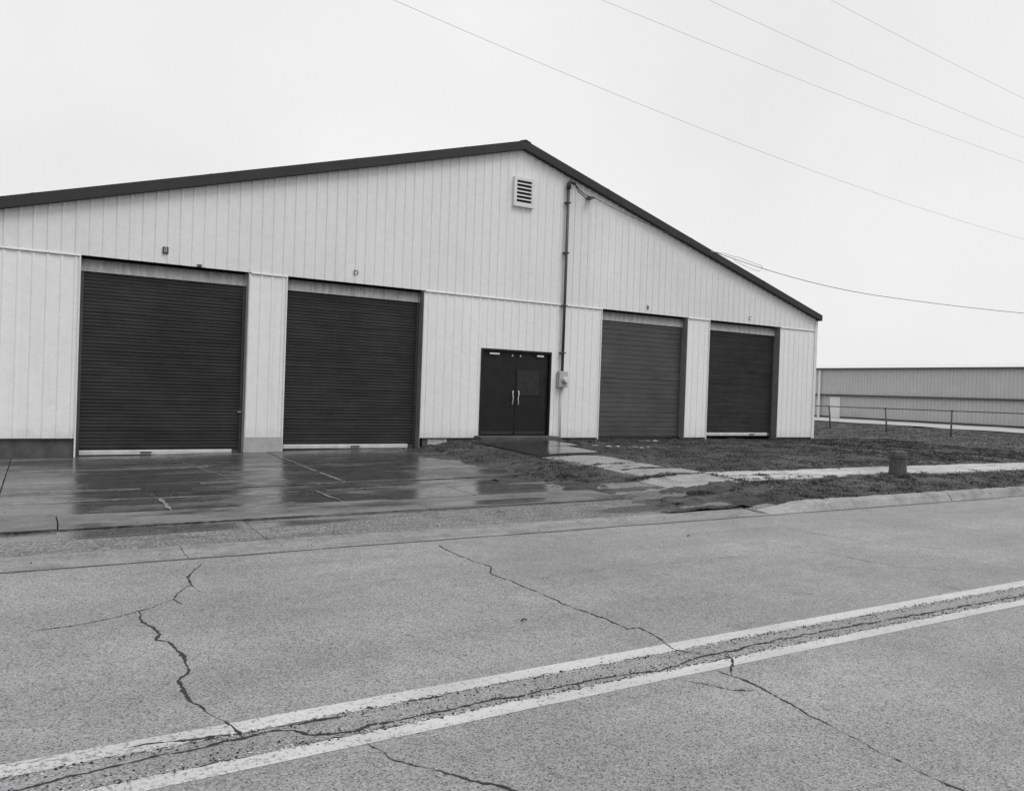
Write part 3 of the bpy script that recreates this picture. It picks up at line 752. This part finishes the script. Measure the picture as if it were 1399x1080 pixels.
# black double door
f = MB(); yd = YF + .05; zb, zt = .455, 2.60
for a, b in ((DD[0], DD[0] + .05), (DD[1] - .05, DD[1])): f.box(a, b, YF - .03, YF + .12, zb - .06, zt)
f.box(DD[0] + .05, DD[1] - .05, YF - .028, YF + .12, zt - .055, zt - .001)
fr = f.build('door_frame', M['door'], wh, bevel=.004)
xm = (DD[0] + DD[1]) / 2
for s, (a, b) in ((-1, (DD[0] + .055, xm - .004)), (1, (xm + .004, DD[1] - .055))):
    f = MB(); f.box(a, b, yd, yd + .045, zb + .01, zt - .06)
    leaf = f.build('door_leaf', M['door'], wh, bevel=.004)
    f = MB(); hx = xm + s * (.085 if s < 0 else .075)
    f.tube([(hx, yd - .002, 1.56), (hx, yd - .055, 1.57), (hx + s*.012, yd - .065, 1.50), (hx - s*.01, yd - .06, 1.38), (hx + s*.012, yd - .06, 1.27), (hx, yd - .05, 1.22), (hx, yd - .002, 1.22)], .014, 8)
    f.build('handle', M['metal'], leaf, smooth=True)
    f = MB(); cx = a + .33 if s < 0 else b - .28; w = .14 if s < 0 else .1
    f.box(cx - w, cx + w, yd - .06, yd - .002, 2.455, 2.50); f.build('door_closer', M['metal'], leaf, bevel=.006)
    f = MB(); f.box(xm + s*.12 - .02, xm + s*.12 + .02, yd - .03, yd - .001, 2.43, 2.48); f.build('latch_plate', M['jamb_light'], leaf, bevel=.005)
    f = MB(); f.box(a + .03, b - .03, yd - .006, yd - .001, zb + .02, zb + .09); f.build('kick_plate', M['door_kick'], leaf)
    if s > 0:
        f = MB(); f.box(a + .05, a + .70, yd - .012, yd - .001, 1.48, 2.1); f.build('lighter_panel', M['door_panel'], leaf)  # thin raised panel, slightly lighter than the leaf
        f = MB(); f.box(a + .05, a + .70, yd - .022, yd - .0125, 1.475, 1.50); f.build('panel_ledge', M['fascia'], leaf)
f = MB(); f.box(DD[0] - .12, DD[1] + .10, YF - .34, YF + .12, .2, zb - .012); tag(f.build('door_step', M['foundation'], wh, bevel=.015), 'low dark concrete step under the double door')

# louvre vent in the gable
vx0, vx1, vz0, vz1 = 10.03, 10.62, 6.19, 6.92
f = MB(); t_ = .075
for bx in ((vx0, vx1, vz0, vz0 + t_), (vx0, vx1, vz1 - t_, vz1), (vx0, vx0 + t_, vz0 + t_, vz1 - t_), (vx1 - t_, vx1, vz0 + t_, vz1 - t_)):
    f.box(bx[0], bx[1], YF - .085, YF - .002, bx[2], bx[3])
vent = f.build('louvre_vent', M['trim_light'], wh); tag(vent, 'small square louvre vent below the gable peak')
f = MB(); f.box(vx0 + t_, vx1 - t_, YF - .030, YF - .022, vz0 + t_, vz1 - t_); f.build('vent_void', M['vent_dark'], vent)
zi0, zi1 = vz0 + t_, vz1 - t_
for k in range(6):
    zc = zi0 + (zi1 - zi0) * (k + .28) / 6
    f = MB(); f.prism([(YF - .078, zc - .026), (YF - .034, zc + .014), (YF - .034, zc + .022), (YF - .078, zc + .008)], 'x', vx0 + t_, vx1 - t_); f.build('slat', M['trim_light'], vent)

# bay letters: each a small sign of its own part
def letter(ch, x, z, h, mat, plate=None):
    cu = bpy.data.curves.new('bay_letter', 'FONT'); cu.body = ch; cu.size = h; cu.align_x = 'CENTER'; cu.align_y = 'CENTER'; cu.extrude = .004
    tmp = bpy.data.objects.new('tmp', cu); COL.objects.link(tmp)
    dg = bpy.context.evaluated_depsgraph_get(); me = bpy.data.meshes.new_from_object(tmp.evaluated_get(dg))
    bpy.data.objects.remove(tmp); me.name = 'bay_letter'; me.materials.clear(); me.materials.append(mat)
    parent = wh
    yy = YF - .026
    if plate:
        f = MB(); f.box(x - .052, x + .052, yy - .008, yy + .004, z - .068, z + .068); parent = f.build('bay_plaque', plate, wh); yy -= .012
    o = bpy.data.objects.new('bay_letter', me); COL.objects.link(o); o.parent = parent
    o.rotation_euler = (RAD(90), 0, 0); off = Vector(wh.location) + (Vector(parent.location) if parent is not wh else Vector((0,0,0)))
    o.location = Vector((x, yy, z)) - off
    return o
letter('8', 2.08, 4.12, .135, M['plaque_glyph'], M['plaque_dark'])
letter('D', 6.02, 4.09, .16, M['letter_dim'])
letter('B', 14.52, 4.02, .16, M['plaque_dark'])
letter('C', 18.59, 4.03, .17, M['plaque_mid'])
# small lamp stub under the head of the leftmost opening
f = MB(); f.box(2.68, 2.76, YF - .05, YF - .003, Z_HEAD - .0, Z_HEAD + .05); f.build('bracket', M['conduit'], wh)

# ------------------------------------------------------------------ electrical service
ms = empty('service_mast', (11.66, YF - .09, 2.1)); tag(ms, 'dark electrical conduit with meter box climbing the front wall', 'conduit')
mx, my = 11.66, YF - .085
f = MB(); f.tube([(mx, my, 2.1), (mx + .005, my, 4.4), (mx, my, 6.9)], .038, 10); f.build('conduit', M['conduit'], ms, smooth=True)
f = MB(); f.tube([(mx, my, 6.86), (mx, my - .01, 6.98), (mx + .04, my - .04, 7.04), (mx + .10, my - .07, 7.03), (mx + .14, my - .09, 6.98)], .062, 10, .05); f.build('weatherhead', M['conduit'], ms, smooth=True)
for z in (2.6, 3.83, 5.2, 6.5):
    f = MB(); f.box(mx - .07, mx + .07, YF - .13, YF - .002, z - .018, z + .018); f.build('strap', M['conduit'], ms, bevel=.006)
f = MB(); f.box(11.535, 11.80, YF - .16, YF - .018, 1.70, 2.12); mb = f.build('meter_box', M['box'], ms, bevel=.012)
f = MB(); f.tube([(11.69, YF - .16, 1.90), (11.69, YF - .19, 1.90), (11.69, YF - .27, 1.90), (11.69, YF - .285, 1.90)], .085, 20, .072); f.build('meter_dome', M['glassdome'], mb, smooth=False, bevel=.008)
f = MB(); f.tube([(11.69, YF - .158, 1.90), (11.69, YF - .185, 1.90)], .10, 20); f.build('meter_ring', M['box'], mb)
f = MB(); f.tube([(11.665, YF - .05, 1.70), (11.675, YF - .05, 1.0), (11.68, YF - .06, .3)], .020, 8); f.build('ground_pipe', M['pale_pipe'], ms, smooth=True)
for n_, pts in enumerate(([(11.79, 16.87, 6.98), (11.9, 16.86, 6.80), (12.07, 16.87, 6.715), (12.2, 16.86, 6.66), (12.28, 16.86, 6.665)], [(11.78, 16.86, 6.99), (11.95, 16.84, 6.82), (12.12, 16.84, 6.74), (12.30, 16.86, 6.72), (12.38, 16.86, 6.735)])):
    f = MB(); f.tube(pts, .014, 6); f.build('drip_loop', M['wire'], ms, smooth=True)
f = MB(); f.box(12.27, 12.42, 16.84, 17.04, 6.70, 6.74); f.build('cable_anchor', M['conduit'], ms)

def wire(pts, r, mat, label, group=None, name='power_line'):
    f = MB(); f.tube(pts, r, 6)
    o = f.build(name, mat, None, smooth=True); at(o, pts[0]); tag(o, label, 'wire', group); return o
def drop(x):                                        # sag of the service cable towards the street pole
    if x > 22.5: return .01455668 * 22.5 ** 2 - .6857138 * 22.5 + 12.96811839 - .0306 * (x - 22.5) + .0028 * (x - 22.5) ** 2
    return .01455668 * x * x - .6857138 * x + 12.96811839
pts = [(x, 16.86 - (x - 12.3) * .15544, drop(x) + (.02 if x < 12.6 else 0)) for x in [12.35 + i * .6 for i in range(60)]]
sv = wire(pts, .008, M['wire'], 'service cable sagging from the wall mast over the right roof edge to the right', name='service_cable')
f = MB(); f.tube([(16.1, 16.27, 5.68), (16.56, 16.2, 5.66), (16.95, 16.14, 5.60), (17.02, 16.13, 5.61), (17.45, 16.06, 5.51), (17.84, 16.0, 5.44), (17.92, 15.99, 5.36), (18.05, 15.97, 5.33)], .009, 6); f.build('splice', M['wire_far'], sv, smooth=True)
f = MB(); f.tube([(16.9, 16.15, 5.53), (16.95, 16.14, 5.47), (17.59, 16.04, 5.29), (17.80, 16.01, 5.28), (17.88, 16.0, 5.34)], .008, 6); f.build('splice', M['wire_far'], sv, smooth=True)
xsw = [-10 + i * 1.25 for i in range(57)]
for (a, b, c, lab) in ((.003031, -.15011, 7.857, 'lowest overhead wire crossing the sky above the gable'),
                       (.00156, -.07089, 8.809, 'second overhead wire from the bottom in the right sky'),
                       (.0018, -.0933, 9.823, 'third overhead wire from the bottom in the right sky'),
                       (.002, -.1194, 11.302, 'highest overhead wire in the top right corner of the sky')):
    wire([(x, 11.0, a*x*x + b*x + c) for x in xsw], .0034, M['wire_far'], lab, 'overhead wires')

# ------------------------------------------------------------------ background at right: metal building, fence, gravel
fb = empty('metal_shed', (62, 45, .0)); tag(fb, 'long grey metal building with a white door beyond the fence', 'building')
FX = 62.0
f = MB(); y0, y1 = 18.0, 70.0; n = int((y1 - y0) / .3)
def ribwall(x, za, zb, name):
    b = MB()
    for i in range(n):
        yy = y0 + i * .3
        for dy, dx in ((0, 0), (.2, 0), (.225, -.045), (.275, -.045)): b.v += [(x + dx, yy + dy, za), (x + dx, yy + dy, zb)]
    m_ = len(b.v) // 2
    b.f = [(2*i, 2*i+1, 2*i+3, 2*i+2) for i in range(m_ - 1)]
    return b.build(name, M['far_wall'], fb, recalc=False)
ribwall(FX, -.2, 2.10, 'lower_siding'); ribwall(FX - .12, 2.2, 4.5, 'upper_siding')
f = MB(); f.box(FX - .26, FX + .1, y0, y1, 2.04, 2.2); f.build('belt_trim', M['far_dark'], fb)
f = MB(); f.box(FX - .45, FX - .1, y0 - .2, y1, 4.42, 4.56); f.build('eave_trim', M['far_dark'], fb)
f = MB(); f.prism([(FX - .46, 4.56), (FX + 14, 5.6), (FX + 14, 5.5), (FX - .1, 4.48)], 'y', y0 - .2, y1); f.build('roof', M['far_roof'], fb)
f = MB(); f.prism([(FX + .1, -.2), (FX + 28, -.2), (FX + 28, 4.3), (FX + 14, 5.45), (FX + .1, 4.45)], 'y', y0 + .05, y0 + .2); f.build('end_wall', M['far_wall'], fb)
f = MB(); f.box(FX - .10, FX + .02, 45.83, 46.9, .0, 1.98); dd = f.build('door', M['far_white'], fb); tag(dd, 'white personnel door')
f = MB(); f.box(FX - .28, FX - .17, 47.85, 48.08, .0, 4.42); f.build('downspout', M['far_white'], fb)
f = MB(); f.box(FX - .05, FX + .05, y0, y1, -.1, .22); f.build('base_trim', M['far_dark'], fb)

gv = MB(); ys_ = axis([(-10, 80, 1.5)]); xs_ = axis([(47, 61.8, 1.2)])
gv.v = [(x + (.5 * fbm(x, y, .3) if i in (0, len(xs_) - 1) else 0), y, ground_z(x, y) + .05) for y in ys_ for i, x in enumerate(xs_)]
W = len(xs_)
gv.f = [(j*W+i, j*W+i+1, (j+1)*W+i+1, (j+1)*W+i) for j in range(len(ys_)-1) for i in range(W-1)]
tag(gv.build('gravel_drive', M['gravel'], recalc=False), 'pale gravel drive in front of the far metal building', 'drive', kind='structure')

fe = empty('pipe_fence', (33, 23, .25)); tag(fe, 'thin pipe rail fence on leaning posts between lawn and far building', 'fence')
fy = [33.9, 30.9, 27.95, 24.97, 21.99, 19.0, 16.0, 13.0]
for i, yy in enumerate(fy):
    z0 = ground_z(33, yy); f = MB(); lean = .06 if i in (3, 4) else 0
    f.tube([(33, yy - lean, z0 - .1), (33, yy, z0 + .6), (33, yy + lean, 1.32 + .012 * (i - 3))], .038, 8); f.build('post', M['rail'], fe, smooth=True)
    f = MB(); f.tube([(33, yy + lean, 1.31 + .012 * (i - 3)), (33, yy + lean, 1.36 + .012 * (i - 3))], .048, 8); f.build('post_cap', M['rail'], fe)
f = MB(); f.tube([(33, yy, 1.325 + .012 * (i - 3)) for i, yy in enumerate(fy)], .024, 8); f.build('top_rail', M['rail'], fe, smooth=True)
f = MB(); f.tube([(33.02, yy, .52 + .01 * math.sin(i * 3)) for i, yy in enumerate(fy)], .006, 5); f.build('tension_wire', M['rail'], fe, smooth=True)

# ------------------------------------------------------------------ short wooden guard post by the sidewalk
px_, py_ = 14.74, 9.53
b = MB(); n = 18; lv = ((-.1, .17), (.05, .168), (.2, .158), (.33, .155), (.335, .172), (.40, .175), (.405, .158), (.455, .15), (.478, .12), (.485, .05))
for (z, rr) in lv:
    for j in range(n):
        w = 2 * math.pi * j / n; q = rr * (1 + .06 * fbm(math.cos(w) * 2, math.sin(w) * 2 + z, 2))
        b.v.append((px_ + q * math.cos(w), py_ + q * math.sin(w), H(px_, py_) + z))
b.f = [(i*n+j, i*n+(j+1) % n, (i+1)*n+(j+1) % n, (i+1)*n+j) for i in range(len(lv)-1) for j in range(n)] + [tuple((len(lv)-1)*n + j for j in range(n))]
po = b.build('wooden_post', M['wood'], smooth=False); at(po, (px_, py_, H(px_, py_)))
tag(po, 'short thick dark wooden post standing on the sidewalk at right', 'post')

# utility cover on the sidewalk edge
b = MB(); cz = H(4.22, 10.02) + .022
b.tube([(4.20, 10.03, cz - .03), (4.20, 10.03, cz - .004), (4.20, 10.03, cz)], .13, 18, .12)
cv = b.build('valve_cover', M['iron']); at(cv, (4.2, 10.03, cz)); tag(cv, 'small round dark iron cover set in the wet sidewalk', 'cover')
b = MB(); b.box(4.15, 4.25, 10.02, 10.04, cz, cz + .008); k = b.build('lift_slot', M['rail'], cv)

# pale scraps lying in the dirt before the sectional door
SC = [(11.47,15.19,.16,.03,'long pale scrap on the dirt nearest the meter pipe'), (11.75,15.02,.12,.045,'bright folded scrap beside the first pale strip'), (12.05,15.05,.1,.05,'pale crumpled scrap in the middle of the row'),
      (12.4,14.9,.3,.02,'thin pale strip lying flat in the dirt row'), (12.46,14.66,.08,.05,'small bright scrap at the right end of the dirt row'), (12.72,14.72,.06,.03,'tiny pale scrap right of the dirt row'),
      (14.12,16.5,.34,.02,'long pale strip close under the sectional door'), (14.55,16.55,.14,.06,'bright bent scrap close under the sectional door')]
for (x, y, l, h, lab) in SC:
    h *= .45; b = MB(); z = ground_z(x, y); a = random.uniform(-.2, .2); n = 5
    for i in range(n + 1):
        t = i / n - .5
        for (dy, dz) in ((-.02, .0), (-.012, h * random.uniform(.6, 1.2)), (.02, h * .5), (.025, .0)):
            b.v.append((x + l * t + random.uniform(-.01, .01), y + dy + a * l * t + random.uniform(-.006, .006), z + .012 + dz * (1 - abs(t) * 1.2)))
    b.f = [(i*4+j, (i+1)*4+j, (i+1)*4+j+1, i*4+j+1) for i in range(n) for j in range(3)] + [(0,1,2,3), (n*4+3, n*4+2, n*4+1, n*4)]
    tag(b.build('pale_scrap', M['scrap']), lab, 'litter', 'pale scraps in the dirt')

# ------------------------------------------------------------------ grass and weeds (uncountable)
def blades(count, sampler, hmin, hmax, w, name, mat, label):
    b = MB(); k = 0; tries = 0
    while k < count and tries < count * 12:
        tries += 1
        p = sampler()
        if p is None: continue
        x, y = p; k += 1
        z = ground_z(x, y) if not in_slab(x, y) else H(x, y)
        a = random.uniform(0, 6.283); cl = max(.25, .8 + 1.6 * fbm(x, y, 3.3, 11)); hh_ = random.uniform(hmin, hmax) * cl; ww = w * random.uniform(.6, 1.3) * (1 if x < 20 else 1.9); ln = hh_ * random.uniform(.2, 1.3); la = random.uniform(0, 6.283)
        dx, dy = math.cos(a) * ww, math.sin(a) * ww
        i = len(b.v)
        b.v += [(x - dx, y - dy, z - .01), (x + dx, y + dy, z - .01), (x + math.cos(la) * ln, y + math.sin(la) * ln, z + hh_)]
        b.f.append((i, i + 1, i + 2))
    o = b.build(name, mat, recalc=False); tag(o, label, 'grass', kind='stuff'); return o
def lawn():
    t = random.random()
    if t < .68: x = random.uniform(7.2, 26); y = random.uniform(7.70, 17.3)
    else: x = random.uniform(21.6, 46); y = random.uniform(7.7, 36)
    if in_slab(x, y, -.05 + .13 * fbm(x, y, 3.5)): return None
    if X_L < x < X_R and y > 17.25: return None
    if (x < 8.8 and y < 10.7) or (x < 9.3 and y < 8.4): return None
    bare = fbm(x, y, .7, 5) + .6 * fbm(x, y, 2.2, 2)
    lim = .22 if y > 10.6 else .5
    if x < 9: lim = .15
    if bare > lim and random.random() < .85: return None
    return x, y
blades(210000, lawn, .010, .036, .010, 'lawn_grass', M['grass'], 'short trodden winter grass on the lawn and the kerb strip')
def tongues():
    j = random.choice(((8.5, 9.9, 10.42, 10.64, 1), (10.5, 12.2, 9.85, 10.1, 1), (12.1, 14.8, 9.52, 9.72, .7), (7.7, 8.5, 8.42, 8.92, 1.4), (8.6, 10.0, 8.9, 9.3, 1), (13.2, 15.6, 9.0, 9.5, 1), (7.2, 8.6, 15.9, 17.0, .6), (7.6, 8.9, 11.0, 11.8, .5), (11.4, 21.7, 16.75, 17.06, 1), (14.5, 15.2, 9.3, 9.8, .6), (8.75, 9.1, 10.7, 13.5, .5)))
    if random.random() > j[4]: return None
    x, y = random.uniform(j[0], j[1]), random.uniform(j[2], j[3])
    ex = min(x - j[0], j[1] - x) / (j[1] - j[0]) * 2; ey = min(y - j[2], j[3] - y) / (j[3] - j[2]) * 2
    if min(ex * 2.2, ey * 1.5) + .9 * fbm(x, y, 2.6, 9) < .3: return None
    return x, y
blades(15000, tongues, .008, .035, .008, 'edge_weeds', M['weeds'], 'dark matted weeds creeping over the sidewalk and apron edges')
